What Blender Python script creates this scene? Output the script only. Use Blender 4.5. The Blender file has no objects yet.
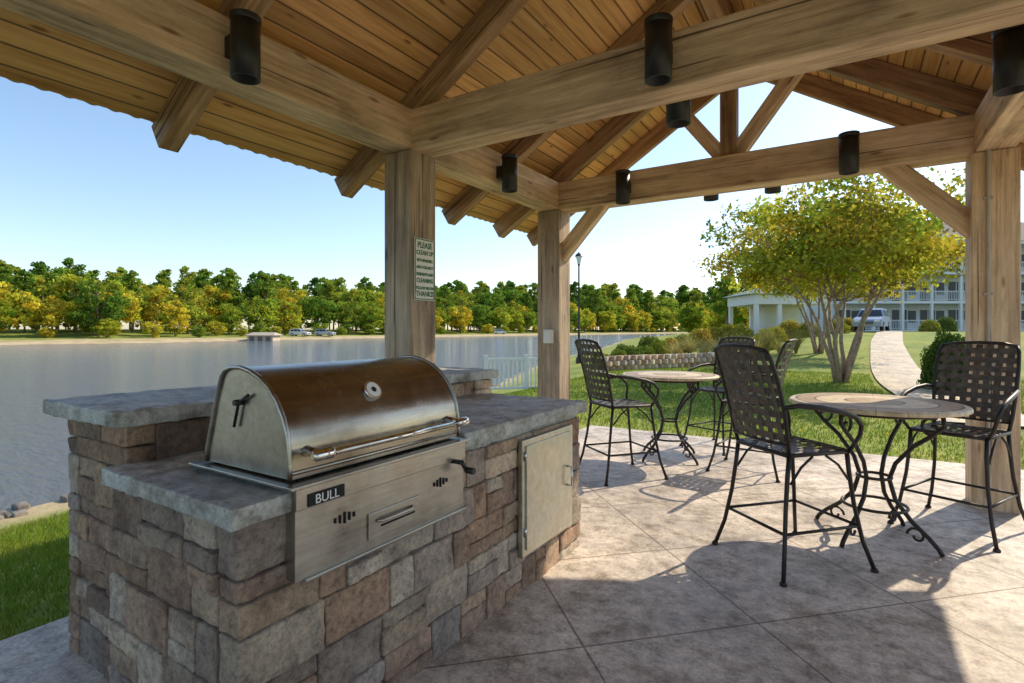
import bpy, math, random
import numpy as np
from mathutils import Vector, noise, Matrix
random.seed(7); rng=np.random.default_rng(7)
TH=math.radians(32.5); CS,SN=math.cos(TH),math.sin(TH)
def C(x,y): return (CS*x-SN*y, SN*x+CS*y)
def toCam(X,Y): return (CS*X+SN*Y, -SN*X+CS*Y)
scn=bpy.context.scene
# ---------------------------------------------------------------- materials
def newmat(name):
    m=bpy.data.materials.new(name); m.use_nodes=True
    nt=m.node_tree; b=nt.nodes['Principled BSDF']
    return m,nt,b
def N(nt,t,**k):
    n=nt.nodes.new(t)
    for a,v in k.items(): setattr(n,a,v)
    return n
def ramp(nt,stops,fac=None):
    r=N(nt,'ShaderNodeValToRGB'); cr=r.color_ramp
    while len(cr.elements)<len(stops): cr.elements.new(.5)
    for e,(p,c) in zip(cr.elements,stops):
        e.position=p; e.color=(c[0],c[1],c[2],1)
    if fac is not None: nt.links.new(fac,r.inputs[0])
    return r
def mathn(nt,op,a,b=None,c=None):
    n=N(nt,'ShaderNodeMath',operation=op)
    for i,v in enumerate((a,b,c)):
        if v is None: continue
        if isinstance(v,(int,float)): n.inputs[i].default_value=v
        else: nt.links.new(v,n.inputs[i])
    return n.outputs[0]
def noisen(nt,vec,scale,detail=5,rough=.6):
    n=N(nt,'ShaderNodeTexNoise'); n.inputs['Scale'].default_value=scale
    n.inputs['Detail'].default_value=detail; n.inputs['Roughness'].default_value=rough
    if vec is not None: nt.links.new(vec,n.inputs['Vector'])
    return n
def mixc(nt,fac,a,b,mode='MIX'):
    n=N(nt,'ShaderNodeMix',data_type='RGBA',blend_type=mode)
    for i,v in ((0,fac),(6,a),(7,b)):
        if isinstance(v,(int,float)): n.inputs[i].default_value=v
        elif isinstance(v,tuple): n.inputs[i].default_value=(v[0],v[1],v[2],1)
        else: nt.links.new(v,n.inputs[i])
    return n.outputs[2]
def bumpn(nt,h,strength,dist,b):
    n=N(nt,'ShaderNodeBump'); n.inputs['Strength'].default_value=strength
    n.inputs['Distance'].default_value=dist
    nt.links.new(h,n.inputs['Height']); nt.links.new(n.outputs[0],b.inputs['Normal']); return n
def objco(nt,scale=(1,1,1),rand=True):
    tc=N(nt,'ShaderNodeTexCoord'); mp=N(nt,'ShaderNodeMapping')
    nt.links.new(tc.outputs['Object'],mp.inputs[0]); mp.inputs['Scale'].default_value=scale
    if rand:
        oi=N(nt,'ShaderNodeObjectInfo'); v=mathn(nt,'MULTIPLY',oi.outputs['Random'],37.)
        nt.links.new(v,mp.inputs['Location'])
    return mp.outputs[0],tc

def simple(name,col,rough=.6,metal=0,var=.15,scale=8,bump=0):
    m,nt,b=newmat(name); co,_=objco(nt,rand=False)
    n=noisen(nt,co,scale)
    r=ramp(nt,[(.3,[c*(1-var) for c in col]),(.7,[min(1,c*(1+var)) for c in col])],n.outputs[0])
    nt.links.new(r.outputs[0],b.inputs['Base Color'])
    b.inputs['Roughness'].default_value=rough; b.inputs['Metallic'].default_value=metal
    if bump: bumpn(nt,n.outputs[0],bump,.01,b)
    return m
def wood(name,dark,mid,light,rough=.75,sx=.6,sy=14):
    m,nt,b=newmat(name)
    co,tc=objco(nt,(sx,sy,sy)); n=noisen(nt,co,1.6,9,.72)
    co2,_=objco(nt,(.8,2.5,2.5)); n2=noisen(nt,co2,1.4,6,.68)
    r=ramp(nt,[(.30,dark),(.5,mid),(.68,light)],n.outputs[0])
    r2=ramp(nt,[(.32,(.56,.54,.53)),(.5,(.97,.96,.94)),(.68,(1.22,1.2,1.16))],n2.outputs[0])
    c=mixc(nt,1.,r.outputs[0],r2.outputs[0],'MULTIPLY')
    co3,_=objco(nt,(.35,20,20)); n3=noisen(nt,co3,1.3,2,.5)
    crack=ramp(nt,[(.31,(.18,.15,.13)),(.34,(1,1,1))],n3.outputs[0])
    c=mixc(nt,.9,c,crack.outputs[0],'MULTIPLY')
    co4,_=objco(nt,(1.5,6,6)); v=N(nt,'ShaderNodeTexVoronoi'); v.inputs['Scale'].default_value=1.2
    nt.links.new(co4,v.inputs['Vector'])
    kn=ramp(nt,[(.05,(.30,.2,.13)),(.13,(1,1,1))],v.outputs['Distance'])
    c=mixc(nt,.75,c,kn.outputs[0],'MULTIPLY')
    nt.links.new(c,b.inputs['Base Color']); b.inputs['Roughness'].default_value=rough
    hh=mathn(nt,'ADD',n.outputs[0],mathn(nt,'MULTIPLY',n3.outputs[0],.6))
    bumpn(nt,hh,.8,.008,b)
    return m
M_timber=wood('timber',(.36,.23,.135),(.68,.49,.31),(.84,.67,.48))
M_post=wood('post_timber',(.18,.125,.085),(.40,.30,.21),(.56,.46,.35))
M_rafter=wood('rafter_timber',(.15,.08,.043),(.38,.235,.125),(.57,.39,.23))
def deckmat():
    m,nt,b=newmat('ceiling_boards')
    tc=N(nt,'ShaderNodeTexCoord'); sp=N(nt,'ShaderNodeSeparateXYZ'); nt.links.new(tc.outputs['Object'],sp.inputs[0])
    t=mathn(nt,'DIVIDE',sp.outputs[1],.14); fl=mathn(nt,'FLOOR',t); fr=mathn(nt,'FRACT',t)
    wn=N(nt,'ShaderNodeTexWhiteNoise',noise_dimensions='1D'); nt.links.new(fl,wn.inputs['W'])
    mp=N(nt,'ShaderNodeMapping'); mp.inputs['Scale'].default_value=(.7,12,12); nt.links.new(tc.outputs['Object'],mp.inputs[0])
    off=N(nt,'ShaderNodeCombineXYZ'); nt.links.new(mathn(nt,'MULTIPLY',wn.outputs[0],31.),off.inputs[0]); nt.links.new(off.outputs[0],mp.inputs['Location'])
    n=noisen(nt,mp.outputs[0],1.8,8,.66)
    r=ramp(nt,[(.28,(.50,.24,.08)),(.5,(.80,.47,.18)),(.72,(.92,.62,.29))],n.outputs[0])
    r2=ramp(nt,[(0,(.66,.64,.60)),(1,(1.08,1.05,1.0))],wn.outputs[0])
    c=mixc(nt,1.,r.outputs[0],r2.outputs[0],'MULTIPLY')
    mp4=N(nt,'ShaderNodeMapping'); mp4.inputs['Scale'].default_value=(2.2,7,7); nt.links.new(tc.outputs['Object'],mp4.inputs[0])
    vo=N(nt,'ShaderNodeTexVoronoi'); vo.inputs['Scale'].default_value=1.; nt.links.new(mp4.outputs[0],vo.inputs['Vector'])
    kn=ramp(nt,[(.05,(.28,.16,.09)),(.12,(1,1,1))],vo.outputs['Distance']); c=mixc(nt,.8,c,kn.outputs[0],'MULTIPLY')
    g=ramp(nt,[(.0,(.08,.06,.05)),(.07,(1,1,1)),(.93,(1,1,1)),(1,(.08,.06,.05))],fr)
    c=mixc(nt,1.,c,g.outputs[0],'MULTIPLY')
    nt.links.new(c,b.inputs['Base Color']); b.inputs['Roughness'].default_value=.5
    bumpn(nt,g.outputs[0],.6,.01,b); return m
M_deck=deckmat()
def metal(name,col,rough=.3,scale=(1,1,1),st=.12):
    m,nt,b=newmat(name); co,_=objco(nt,scale,False); n=noisen(nt,co,6,6,.7)
    co2,_=objco(nt,(1,1,1),False); n2=noisen(nt,co2,5,5,.7)
    b.inputs['Metallic'].default_value=1
    r=ramp(nt,[(.3,[c*.8 for c in col]),(.7,[c*1.1 for c in col])],n.outputs[0])
    r2=ramp(nt,[(.35,(.78,.76,.73)),(.6,(1,1,1))],n2.outputs[0]); c=mixc(nt,1.,r.outputs[0],r2.outputs[0],'MULTIPLY'); nt.links.new(c,b.inputs['Base Color'])
    rr=ramp(nt,[(.3,(rough*.75,)*3),(.75,(rough*1.35,)*3)],n2.outputs[0]); nt.links.new(rr.outputs[0],b.inputs['Roughness'])
    bumpn(nt,n.outputs[0],st,.002,b); return m
M_hood=metal('brushed_hood_steel',(.38,.34,.28),.24,(8,.7,8))
M_steel=metal('brushed_panel_steel',(.50,.48,.43),.34,(8,.7,8))
M_chrome=metal('chrome',(.75,.73,.7),.12)
M_door=metal('door_steel',(.60,.58,.50),.42,(3,3,3),.05)
M_black=simple('black_paint',(.018,.017,.016),.42,0,.2)
M_iron=simple('bronze_iron',(.035,.029,.025),.45,.4,.3,20)
M_strap=simple('woven_strap',(.095,.08,.068),.5,.2,.4,25)
M_white=simple('white_paint',(.78,.77,.74),.6,0,.05)
M_green=simple('green_letters',(.02,.17,.07),.6)
M_dark=simple('dark_void',(.01,.01,.01),.8)
M_roofm=simple('roof_metal',(.5,.46,.38),.4,.3,.1)
def concmat(name,base,joints=True,sp=.94):
    m,nt,b=newmat(name); tc=N(nt,'ShaderNodeTexCoord'); co=tc.outputs['Object']
    n=noisen(nt,co,1.1,9,.72); n2=noisen(nt,co,11,8,.82); n3=noisen(nt,co,60,3,.7); n4=noisen(nt,co,3.6,7,.75)
    a=[c*k for c,k in zip(base,(.62,.59,.56))]; d=[min(.85,c*1.32) for c in base]
    r=ramp(nt,[(.34,a),(.5,base),(.66,d)],n.outputs[0])
    r2=ramp(nt,[(.36,(.52,.49,.46)),(.5,(1,1,1)),(.66,(1.3,1.28,1.24))],n2.outputs[0])
    c=mixc(nt,1.,r.outputs[0],r2.outputs[0],'MULTIPLY')
    r4=ramp(nt,[(.38,(.62,.57,.52)),(.50,(1,1,1)),(.66,(1.12,1.12,1.14))],n4.outputs[0]); c=mixc(nt,1.,c,r4.outputs[0],'MULTIPLY')
    r3=ramp(nt,[(.35,(.8,.8,.8)),(.65,(1.1,1.1,1.1))],n3.outputs[0]); c=mixc(nt,1.,c,r3.outputs[0],'MULTIPLY')
    h=mathn(nt,'MULTIPLY',n2.outputs[0],.6)
    if joints:
        s=N(nt,'ShaderNodeSeparateXYZ'); nt.links.new(co,s.inputs[0])
        def line(v,o):
            v=mathn(nt,'DIVIDE',mathn(nt,'SUBTRACT',v,o),sp); v=mathn(nt,'FRACT',v)
            v=mathn(nt,'ABSOLUTE',mathn(nt,'SUBTRACT',v,.5)); return v
        p=mathn(nt,'MULTIPLY',mathn(nt,'ADD',s.outputs[0],s.outputs[1]),.70711)
        q=mathn(nt,'MULTIPLY',mathn(nt,'SUBTRACT',s.outputs[0],s.outputs[1]),.70711)
        mx=mathn(nt,'MAXIMUM',line(p,.88),line(q,-2.4))
        g=ramp(nt,[(.4925,(1,1,1)),(.4950,(.42,.37,.32))],mx); c=mixc(nt,1.,c,g.outputs[0],'MULTIPLY')
        h=mathn(nt,'SUBTRACT',h,mathn(nt,'MULTIPLY',mathn(nt,'GREATER_THAN',mx,.494),2.))
    nt.links.new(c,b.inputs['Base Color']); 
    rr=ramp(nt,[(.3,(.42,)*3),(.7,(.72,)*3)],n.outputs[0]); nt.links.new(rr.outputs[0],b.inputs['Roughness'])
    bumpn(nt,h,.45,.01,b); return m
M_patio=concmat('stained_concrete',(.60,.52,.44))
M_path=concmat('path_concrete',(.54,.44,.32),False)
M_slab=concmat('countertop_concrete',(.44,.45,.425),False)
def stonemat():
    m,nt,b=newmat('tumbled_stone'); at=N(nt,'ShaderNodeAttribute',attribute_name='Col')
    co,_=objco(nt,rand=False); n=noisen(nt,co,34,9,.85); n2=noisen(nt,co,7,5,.65)
    r=ramp(nt,[(.34,(.38,.35,.33)),(.48,(1,1,1)),(.66,(1.5,1.47,1.42))],n.outputs[0])
    r2=ramp(nt,[(.32,(.68,.62,.60)),(.68,(1.3,1.27,1.2))],n2.outputs[0])
    c=mixc(nt,1.,at.outputs[0],r.outputs[0],'MULTIPLY'); c=mixc(nt,1.,c,r2.outputs[0],'MULTIPLY')
    nt.links.new(c,b.inputs['Base Color']); b.inputs['Roughness'].default_value=.92
    bumpn(nt,n.outputs[0],1.,.03,b); return m
M_stone=stonemat()
def leafmat(name,stops,trans=.45,use_rand=True,nscale=.5):
    m=bpy.data.materials.new(name); m.use_nodes=True; nt=m.node_tree; nt.nodes.clear()
    out=N(nt,'ShaderNodeOutputMaterial'); at=N(nt,'ShaderNodeAttribute',attribute_name='Col')
    tc=N(nt,'ShaderNodeTexCoord'); n=noisen(nt,tc.outputs['Object'],nscale,3,.6)
    f=mathn(nt,'SUBTRACT',n.outputs[0],.5); f=mathn(nt,'MULTIPLY',f,.7 if use_rand else 1.3)
    if use_rand:
        oi=N(nt,'ShaderNodeObjectInfo'); f=mathn(nt,'ADD',f,oi.outputs['Random'])
    else: f=mathn(nt,'ADD',f,.5)
    r=ramp(nt,stops,f); c=mixc(nt,1.,r.outputs[0],at.outputs[0],'MULTIPLY')
    d=N(nt,'ShaderNodeBsdfDiffuse'); t=N(nt,'ShaderNodeBsdfTranslucent'); mx=N(nt,'ShaderNodeMixShader')
    nt.links.new(c,d.inputs[0]); nt.links.new(c,t.inputs[0]); mx.inputs[0].default_value=trans
    nt.links.new(d.outputs[0],mx.inputs[1]); nt.links.new(t.outputs[0],mx.inputs[2]); nt.links.new(mx.outputs[0],out.inputs[0])
    return m
M_leaf_front=leafmat('foliage_autumn',[(0,(.22,.32,.035)),(.35,(.36,.43,.045)),(.7,(.52,.50,.05)),(1,(.60,.50,.05))],.45)
M_leaf_back=leafmat('foliage_pine',[(0,(.11,.21,.03)),(.45,(.20,.31,.04)),(.8,(.31,.38,.05)),(1,(.44,.44,.05))],.4)
M_leaf_tree=leafmat('foliage_myrtle',[(.15,(.24,.33,.035)),(.42,(.42,.44,.05)),(.62,(.58,.48,.06)),(.9,(.58,.33,.05))],.5,False,.7)
M_leaf_bush=leafmat('foliage_shrub',[(0,(.09,.15,.03)),(.4,(.2,.25,.04)),(.75,(.42,.37,.06)),(1,(.42,.24,.05))],.35,True,1.5)
M_leaf_hedge=leafmat('foliage_hedge',[(0,(.05,.10,.02)),(1,(.12,.19,.04))],.3,False,2)
M_blade=leafmat('grass_blades',[(0,(.10,.18,.02)),(.5,(.20,.29,.03)),(1,(.36,.35,.06))],.4,False,.6)
M_reed=leafmat('ornamental_grass',[(0,(.3,.29,.09)),(1,(.55,.45,.18))],.4,True,1)
M_bark=simple('bark',(.26,.19,.14),.9,0,.35,12,.5)
M_barkm=simple('smooth_bark',(.33,.24,.17),.8,0,.45,9,.3)

# ---------------------------------------------------------------- mesh builder
class MB:
    def __init__(s): s.v=[];s.f=[];s.m=[];s.c=[];s.sm=[]
    def add(s,V,F,mat=0,col=(1,1,1),smooth=False):
        o=len(s.v); s.v.extend([tuple(p) for p in V]); s.f.extend([tuple(i+o for i in f) for f in F])
        s.m.extend([mat]*len(F)); s.sm.extend([smooth]*len(F))
        if isinstance(col,list): s.c.extend(col)
        else: s.c.extend([tuple(col)]*len(V))
    def box(s,c,d,mat=0,rz=0,col=(1,1,1)):
        hx,hy,hz=[k/2 for k in d]; ca,sa=math.cos(rz),math.sin(rz); V=[]
        for x,y,z in [(-1,-1,-1),(1,-1,-1),(1,1,-1),(-1,1,-1),(-1,-1,1),(1,-1,1),(1,1,1),(-1,1,1)]:
            x*=hx;y*=hy;z*=hz; V.append((c[0]+ca*x-sa*y,c[1]+sa*x+ca*y,c[2]+z))
        s.add(V,[(0,3,2,1),(4,5,6,7),(0,1,5,4),(1,2,6,5),(2,3,7,6),(3,0,4,7)],mat,col)
    def tube(s,pts,r,n=8,mat=0,col=(1,1,1),closed=False,cap=True):
        P=[Vector(p) for p in pts]; L=len(P); R=r if isinstance(r,(list,tuple)) else [r]*L
        V=[];prev=None
        for i,p in enumerate(P):
            if closed: t=(P[(i+1)%L]-P[i-1])
            else: t=P[min(i+1,L-1)]-P[max(i-1,0)]
            t.normalize()
            if prev is None:
                a=Vector((0,0,1)) if abs(t.z)<.9 else Vector((1,0,0))
                u=t.cross(a).normalized()
            else:
                u=(prev-t*prev.dot(t)).normalized()
            prev=u; w=t.cross(u)
            for k in range(n):
                an=2*math.pi*k/n; V.append(p+(u*math.cos(an)+w*math.sin(an))*R[i])
        F=[]
        for i in range(L if closed else L-1):
            j=(i+1)%L
            for k in range(n):
                k2=(k+1)%n; F.append((i*n+k,i*n+k2,j*n+k2,j*n+k))
        s.add(V,F,mat,col,True)
        if cap and not closed:
            o=len(s.v)-L*n
            s.f.append(tuple(o+k for k in range(n-1,-1,-1))); s.f.append(tuple(o+(L-1)*n+k for k in range(n)))
            s.m+= [mat]*2; s.sm+=[False]*2
    def lathe(s,prof,c=(0,0,0),n=24,mat=0,col=(1,1,1),smooth=True):
        V=[];F=[]
        for r,z in prof:
            for k in range(n):
                a=2*math.pi*k/n; V.append((c[0]+r*math.cos(a),c[1]+r*math.sin(a),c[2]+z))
        for i in range(len(prof)-1):
            for k in range(n): k2=(k+1)%n; F.append((i*n+k,i*n+k2,(i+1)*n+k2,(i+1)*n+k))
        s.add(V,F,mat,col,smooth)
    def ribbon(s,pts,wd,w,mat=0):
        V=[];F=[]; wd=Vector(wd)*w/2
        for p in pts: p=Vector(p); V+= [p-wd,p+wd]
        for i in range(len(pts)-1): F.append((2*i,2*i+1,2*i+3,2*i+2))
        s.add(V,F,mat,(1,1,1),False)
    def quads(s,centers,size,mat,cols,rng,asp=.65,up=0.):
        n=len(centers); a=rng.normal(size=(n,3)); a/=np.linalg.norm(a,axis=1)[:,None]
        b=rng.normal(size=(n,3)); b-= (a*b).sum(1)[:,None]*a; b/=np.linalg.norm(b,axis=1)[:,None]
        sz=(size*(.6+.8*rng.random(n)))[:,None]; a=a*sz*.5; b=b*sz*.5*asp
        V=np.stack([centers-a,centers+b-a*.1,centers+a,centers-b+a*.1],1).reshape(-1,3)
        o=len(s.v); s.v.extend(map(tuple,V.tolist()))
        s.f.extend([(o+4*i,o+4*i+1,o+4*i+2,o+4*i+3) for i in range(n)]); s.m.extend([mat]*n); s.sm.extend([False]*n)
        cc=np.repeat(cols,4,axis=0); s.c.extend(map(tuple,cc.tolist()))
    def mesh(s,name,mats):
        me=bpy.data.meshes.new(name); me.from_pydata(s.v,[],s.f)
        for m in mats: me.materials.append(m)
        me.polygons.foreach_set('material_index',s.m); me.polygons.foreach_set('use_smooth',s.sm)
        at=me.color_attributes.new('Col','FLOAT_COLOR','POINT')
        arr=np.ones((len(s.v),4),dtype=np.float32); arr[:,:3]=np.array(s.c,dtype=np.float32).reshape(-1,3)
        at.data.foreach_set('color',arr.ravel()); me.update(); return me
    def obj(s,name,mats,parent=None,bevel=0,loc=(0,0,0),rz=0):
        ob=bpy.data.objects.new(name,s.mesh(name,mats)); scn.collection.objects.link(ob)
        ob.location=loc; ob.rotation_euler=(0,0,rz)
        if parent: ob.parent=parent
        if bevel:
            b=ob.modifiers.new('bev','BEVEL'); b.width=bevel; b.segments=2; b.limit_method='ANGLE'
        return ob
def empty(name,loc=(0,0,0)):
    e=bpy.data.objects.new(name,None); e.location=loc; scn.collection.objects.link(e); return e
def inst(me,name,loc,rz=0,sc=1,parent=None):
    o=bpy.data.objects.new(name,me); o.location=loc; o.rotation_euler=(0,0,rz)
    o.scale=(sc,sc,sc) if not isinstance(sc,tuple) else sc
    scn.collection.objects.link(o)
    if parent: o.parent=parent
    return o
def beam(name,p0,p1,w,h,mat,parent=None,bev=.008,roll_up=(0,0,1)):
    p0=Vector(p0);p1=Vector(p1); L=(p1-p0).length; x=(p1-p0)/L; z=Vector(roll_up); z=(z-x*z.dot(x)).normalized(); y=z.cross(x)
    mb=MB(); mb.box((0,0,0),(L,w,h)); o=mb.obj(name,[mat],None,bev)
    R=Matrix((x,y,z)).transposed().to_4x4(); R.translation=(p0+p1)/2; o.matrix_world=R
    if parent: o.parent=parent
    return o
# ---------------------------------------------------------------- terrain
lake=[(-39.3,-46),(-6.3,5.2),(-5.4,7),(-4.2,12),(-.9,20),(1.8,35),(10,62),(25,120),(60,200),(150,370),
      (131,375),(20,225),(-35,140),(-61,86),(-72,75),(-95,50),(-130,10),(-140,-46)]
LP=np.array(lake,float); NE=len(LP)
WZ=-.6
def sstep(a,b,x): t=np.clip((x-a)/(b-a),0,1); return t*t*(3-2*t)
def sdist(cx,cy):
    cx=np.asarray(cx,float).ravel(); cy=np.asarray(cy,float).ravel()
    best=np.full(cx.shape,1e9); idx=np.zeros(cx.shape,int); inside=np.zeros(cx.shape,bool)
    for i in range(NE):
        a=LP[i]; b=LP[(i+1)%NE]; e=b-a
        t=np.clip(((cx-a[0])*e[0]+(cy-a[1])*e[1])/(e@e),0,1)
        d=np.hypot(cx-a[0]-t*e[0],cy-a[1]-t*e[1]); m=d<best; best[m]=d[m]; idx[m]=i
        cond=((a[1]>cy)!=(b[1]>cy)); 
        with np.errstate(divide='ignore',invalid='ignore'):
            xi=a[0]+(cy-a[1])*e[0]/(e[1] if e[1]!=0 else 1e-9)
        inside^=(cond&(cx<xi))
    return np.where(inside,-best,best),idx
def zf(X,Y):
    X=np.asarray(X,float);Y=np.asarray(Y,float); cx,cy=toCam(X.ravel(),Y.ravel())
    sd,idx=sdist(cx,cy); far=(idx>=9)
    z=np.where(sd>0,WZ+.57*sstep(0,5,sd),WZ+np.maximum(-2.5,.3*sd))
    z=z+far*1.7*sstep(3,40,sd)
    z=z+1.4*sstep(16,42,cy)*sstep(3,14,cx)*sstep(4,20,sd)*(~far)
    return z,sd,far
def z1(X,Y): return float(zf([X],[Y])[0][0])
t=np.linspace(-6.6,6.6,290); g=2*np.sinh(t); GX,GY=np.meshgrid(g,g)
Z,SD,FAR=zf(GX,GY); n=len(t)
me=bpy.data.meshes.new('ground')
V=np.stack([GX.ravel(),GY.ravel(),Z],1)
ii=np.arange((n-1)*(n-1)); r_=ii//(n-1); c_=ii%(n-1); a=r_*n+c_
me.from_pydata(V.tolist(),[],np.stack([a,a+1,a+n+1,a+n],1).tolist())
me.polygons.foreach_set('use_smooth',[True]*len(me.polygons))
sand=np.where(FAR,1-sstep(3,9,SD),1-sstep(.2,1.0,SD)); 
at=me.color_attributes.new('Col','FLOAT_COLOR','POINT'); arr=np.ones((len(V),4),dtype=np.float32); arr[:,0]=sand; arr[:,1]=FAR; at.data.foreach_set('color',arr.ravel())
m,nt,b=newmat('lawn'); tc=N(nt,'ShaderNodeTexCoord'); co=tc.outputs['Object']
n1=noisen(nt,co,.35,6,.65); n2=noisen(nt,co,9,5,.7)
r=ramp(nt,[(.3,(.13,.20,.025)),(.52,(.26,.31,.04)),(.72,(.42,.37,.08))],n1.outputs[0]); r2=ramp(nt,[(.3,(.5,.5,.45)),(.7,(1.25,1.25,1.15))],n2.outputs[0])
c=mixc(nt,1.,r.outputs[0],r2.outputs[0],'MULTIPLY')
at=N(nt,'ShaderNodeAttribute',attribute_name='Col'); sp=N(nt,'ShaderNodeSeparateColor'); nt.links.new(at.outputs[0],sp.inputs[0])
rs=ramp(nt,[(.3,(.36,.26,.14)),(.7,(.62,.5,.3))],n1.outputs[0])
c=mixc(nt,sp.outputs[0],c,rs.outputs[0]); nt.links.new(c,b.inputs['Base Color']); b.inputs['Roughness'].default_value=.95
bumpn(nt,n2.outputs[0],.6,.05,b)
me.materials.append(m); go=bpy.data.objects.new('ground',me); scn.collection.objects.link(go)
# water
mb=MB()
xs=[C(x,y) for x,y in [(-300,-80),(12,-80),(12,30),(170,400),(170,430),(-300,430)]]
mb.add([(x,y,WZ) for x,y in xs],[tuple(range(len(xs)))])
m,nt,b=newmat('lake_water'); tc=N(nt,'ShaderNodeTexCoord'); mp=N(nt,'ShaderNodeMapping'); nt.links.new(tc.outputs['Object'],mp.inputs[0])
mp.inputs['Rotation'].default_value=(0,0,TH); mp.inputs['Scale'].default_value=(.5,1.3,1)
n1=noisen(nt,mp.outputs[0],3.2,6,.66); n2=noisen(nt,mp.outputs[0],.3,3,.5)
b.inputs['Base Color'].default_value=(.13,.14,.165,1)
b.inputs['Roughness'].default_value=.06; b.inputs['IOR'].default_value=1.38
h=mathn(nt,'ADD',n1.outputs[0],mathn(nt,'MULTIPLY',n2.outputs[0],1.2)); bumpn(nt,h,.9,.12,b)
mb.obj('lake_water',[m])
# patio
mb=MB(); mb.box((1.26,1.2,-.06),(9.48,13.2,.12)); mb.obj('patio_paving',[M_patio],None,.01)
def ribbonpath(name,pts,w,mat,dz,step=.8):
    P=[Vector(p) for p in pts]; out=[]
    for a,bb in zip(P[:-1],P[1:]):
        k=max(1,int((bb-a).length/step))
        for i in range(k): out.append(a.lerp(bb,i/k))
    out.append(P[-1]); 
    for _ in range(6): out=[out[0]]+[(out[i-1]+out[i]*2+out[i+1])/4 for i in range(1,len(out)-1)]+[out[-1]]
    V=[];F=[]; K=5
    for i,p in enumerate(out):
        tt=(out[min(i+1,len(out)-1)]-out[max(i-1,0)]).normalized(); nn=Vector((-tt.y,tt.x))
        for k in range(K):
            q=p+nn*w*(k/(K-1)-.5); X,Y=C(q.x,q.y); V.append((X,Y,z1(X,Y)+dz))
    for i in range(len(out)-1):
        for k in range(K-1): F.append((i*K+k,i*K+k+1,(i+1)*K+k+1,(i+1)*K+k))
    mb=MB(); mb.add(V,F,0,(1,1,1),True); return mb.obj(name,[mat])
ribbonpath('garden_path',[(7.6,8.4),(10.9,14.6),(14.3,20),(21,30),(29,41)],1.5,M_path,.045)
M_asph=simple('asphalt',(.055,.055,.057),.9,0,.2,3,.2)
ribbonpath('parking_road',[(18,46),(34,46),(62,44),(90,44)],7,M_asph,.06,2)

# ---------------------------------------------------------------- pavilion
pav=empty('timber_pavilion')
XL,XR,XM=-3.22,1.0,-1.11; YB,YF=6.05,3.42; SL=.63
def und(X): return 3.5+SL*((X-XL) if X<=XM else (XR-X))
ridge=und(XM)
for i,(x,y) in enumerate([(XL,YF),(XL,YB),(XR,YB),(XR,YF),(XL,-.5),(XR,-.5)]):
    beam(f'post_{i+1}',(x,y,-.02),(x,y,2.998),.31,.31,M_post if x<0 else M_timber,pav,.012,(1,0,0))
for s,x in (('left',XL),('right',XR)):
    beam(f'eave_beam_{s}',(x,-3,3.17),(x,YB+.1,3.17),.26,.34,M_timber,pav,.012)
for i,y in enumerate((YB,YF,-.5)):
    beam(f'tie_beam_{i+1}',(XL-.11,y,3.163),(XR+.11,y,3.163),.25,.345,M_timber,pav,.012)
ys=[-2.9,-1.3,.3,1.86,3.42,4.98,6.05,6.92]
sl=math.atan(SL)
for i,y in enumerate(ys):
    dpt=.2; off=dpt/2/math.cos(sl)+.004; w=.13 if y<6.5 else .08
    x0=XL-.86
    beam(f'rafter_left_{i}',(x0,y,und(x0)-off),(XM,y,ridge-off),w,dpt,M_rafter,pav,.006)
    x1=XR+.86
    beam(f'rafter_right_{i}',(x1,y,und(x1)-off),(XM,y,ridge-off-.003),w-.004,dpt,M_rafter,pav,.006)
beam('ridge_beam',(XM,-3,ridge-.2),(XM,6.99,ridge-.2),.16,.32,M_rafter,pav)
for s,xe in (('left',XL-.88),('right',XR+.88)):
    a=Vector((xe,2,und(xe))); bq=Vector((XM,2,ridge)); d=(bq-a).normalized(); W=(bq-a).length
    nrm=Vector((-d.z,0,d.x)); 
    if nrm.z<0: nrm=-nrm
    c=(a+bq)/2+nrm*.02
    mbb=MB(); mbb.box((0,0,0),(10,W,.04)); o=mbb.obj('roof_deck_'+s,[M_deck],None)
    x=Vector((0,1,0)); z=nrm; y=z.cross(x); R=Matrix((x,y,z)).transposed().to_4x4(); R.translation=c; o.matrix_world=R; o.parent=pav
    mbb=MB(); V=[];F=[]; K=560
    for k in range(K+1):
        Y=-3.05+10.1*k/K; dz=.012*math.sin(k*math.pi*2/7)
        for p in (a-d*.05,bq):
            for tt in (.06,.068):
                q=p+nrm*(tt+dz); V.append((q.x,Y,q.z))
    for k in range(K):
        o4=4*k; F+=[(o4,o4+4,o4+6,o4+2),(o4+1,o4+3,o4+7,o4+5),(o4,o4+1,o4+5,o4+4)]
    mbb.add(V,F); mbb.obj('roofing_'+s,[M_roofm],pav)
    beam('rake_board_'+s,(xe,7.03,und(xe)-.03),(XM,7.03,ridge-.03),.035,.2,M_timber,pav,.004)
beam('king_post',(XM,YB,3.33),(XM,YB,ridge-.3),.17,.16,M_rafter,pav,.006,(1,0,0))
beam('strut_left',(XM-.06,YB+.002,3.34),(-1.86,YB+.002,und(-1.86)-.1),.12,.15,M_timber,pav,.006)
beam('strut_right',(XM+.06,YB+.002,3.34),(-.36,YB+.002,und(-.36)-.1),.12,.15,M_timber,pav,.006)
beam('knee_brace_1',(XL+.1,YB,2.42),(XL+.68,YB,3.05),.13,.17,M_timber,pav)
beam('knee_brace_2',(XR-.1,YB,2.36),(XR-.75,YB,3.05),.13,.17,M_timber,pav)
mb=MB(); mb.tube([(XR-.05,YB-.17,.1),(XR-.05,YB-.17,2.9),(XR-.05,YB-.2,3.1),(XR-.05,YB-.17,3.34)],.014,8,0); mb.box((XR-.05,YB-.18,1.2),(.08,.05,.13),0)
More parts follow.
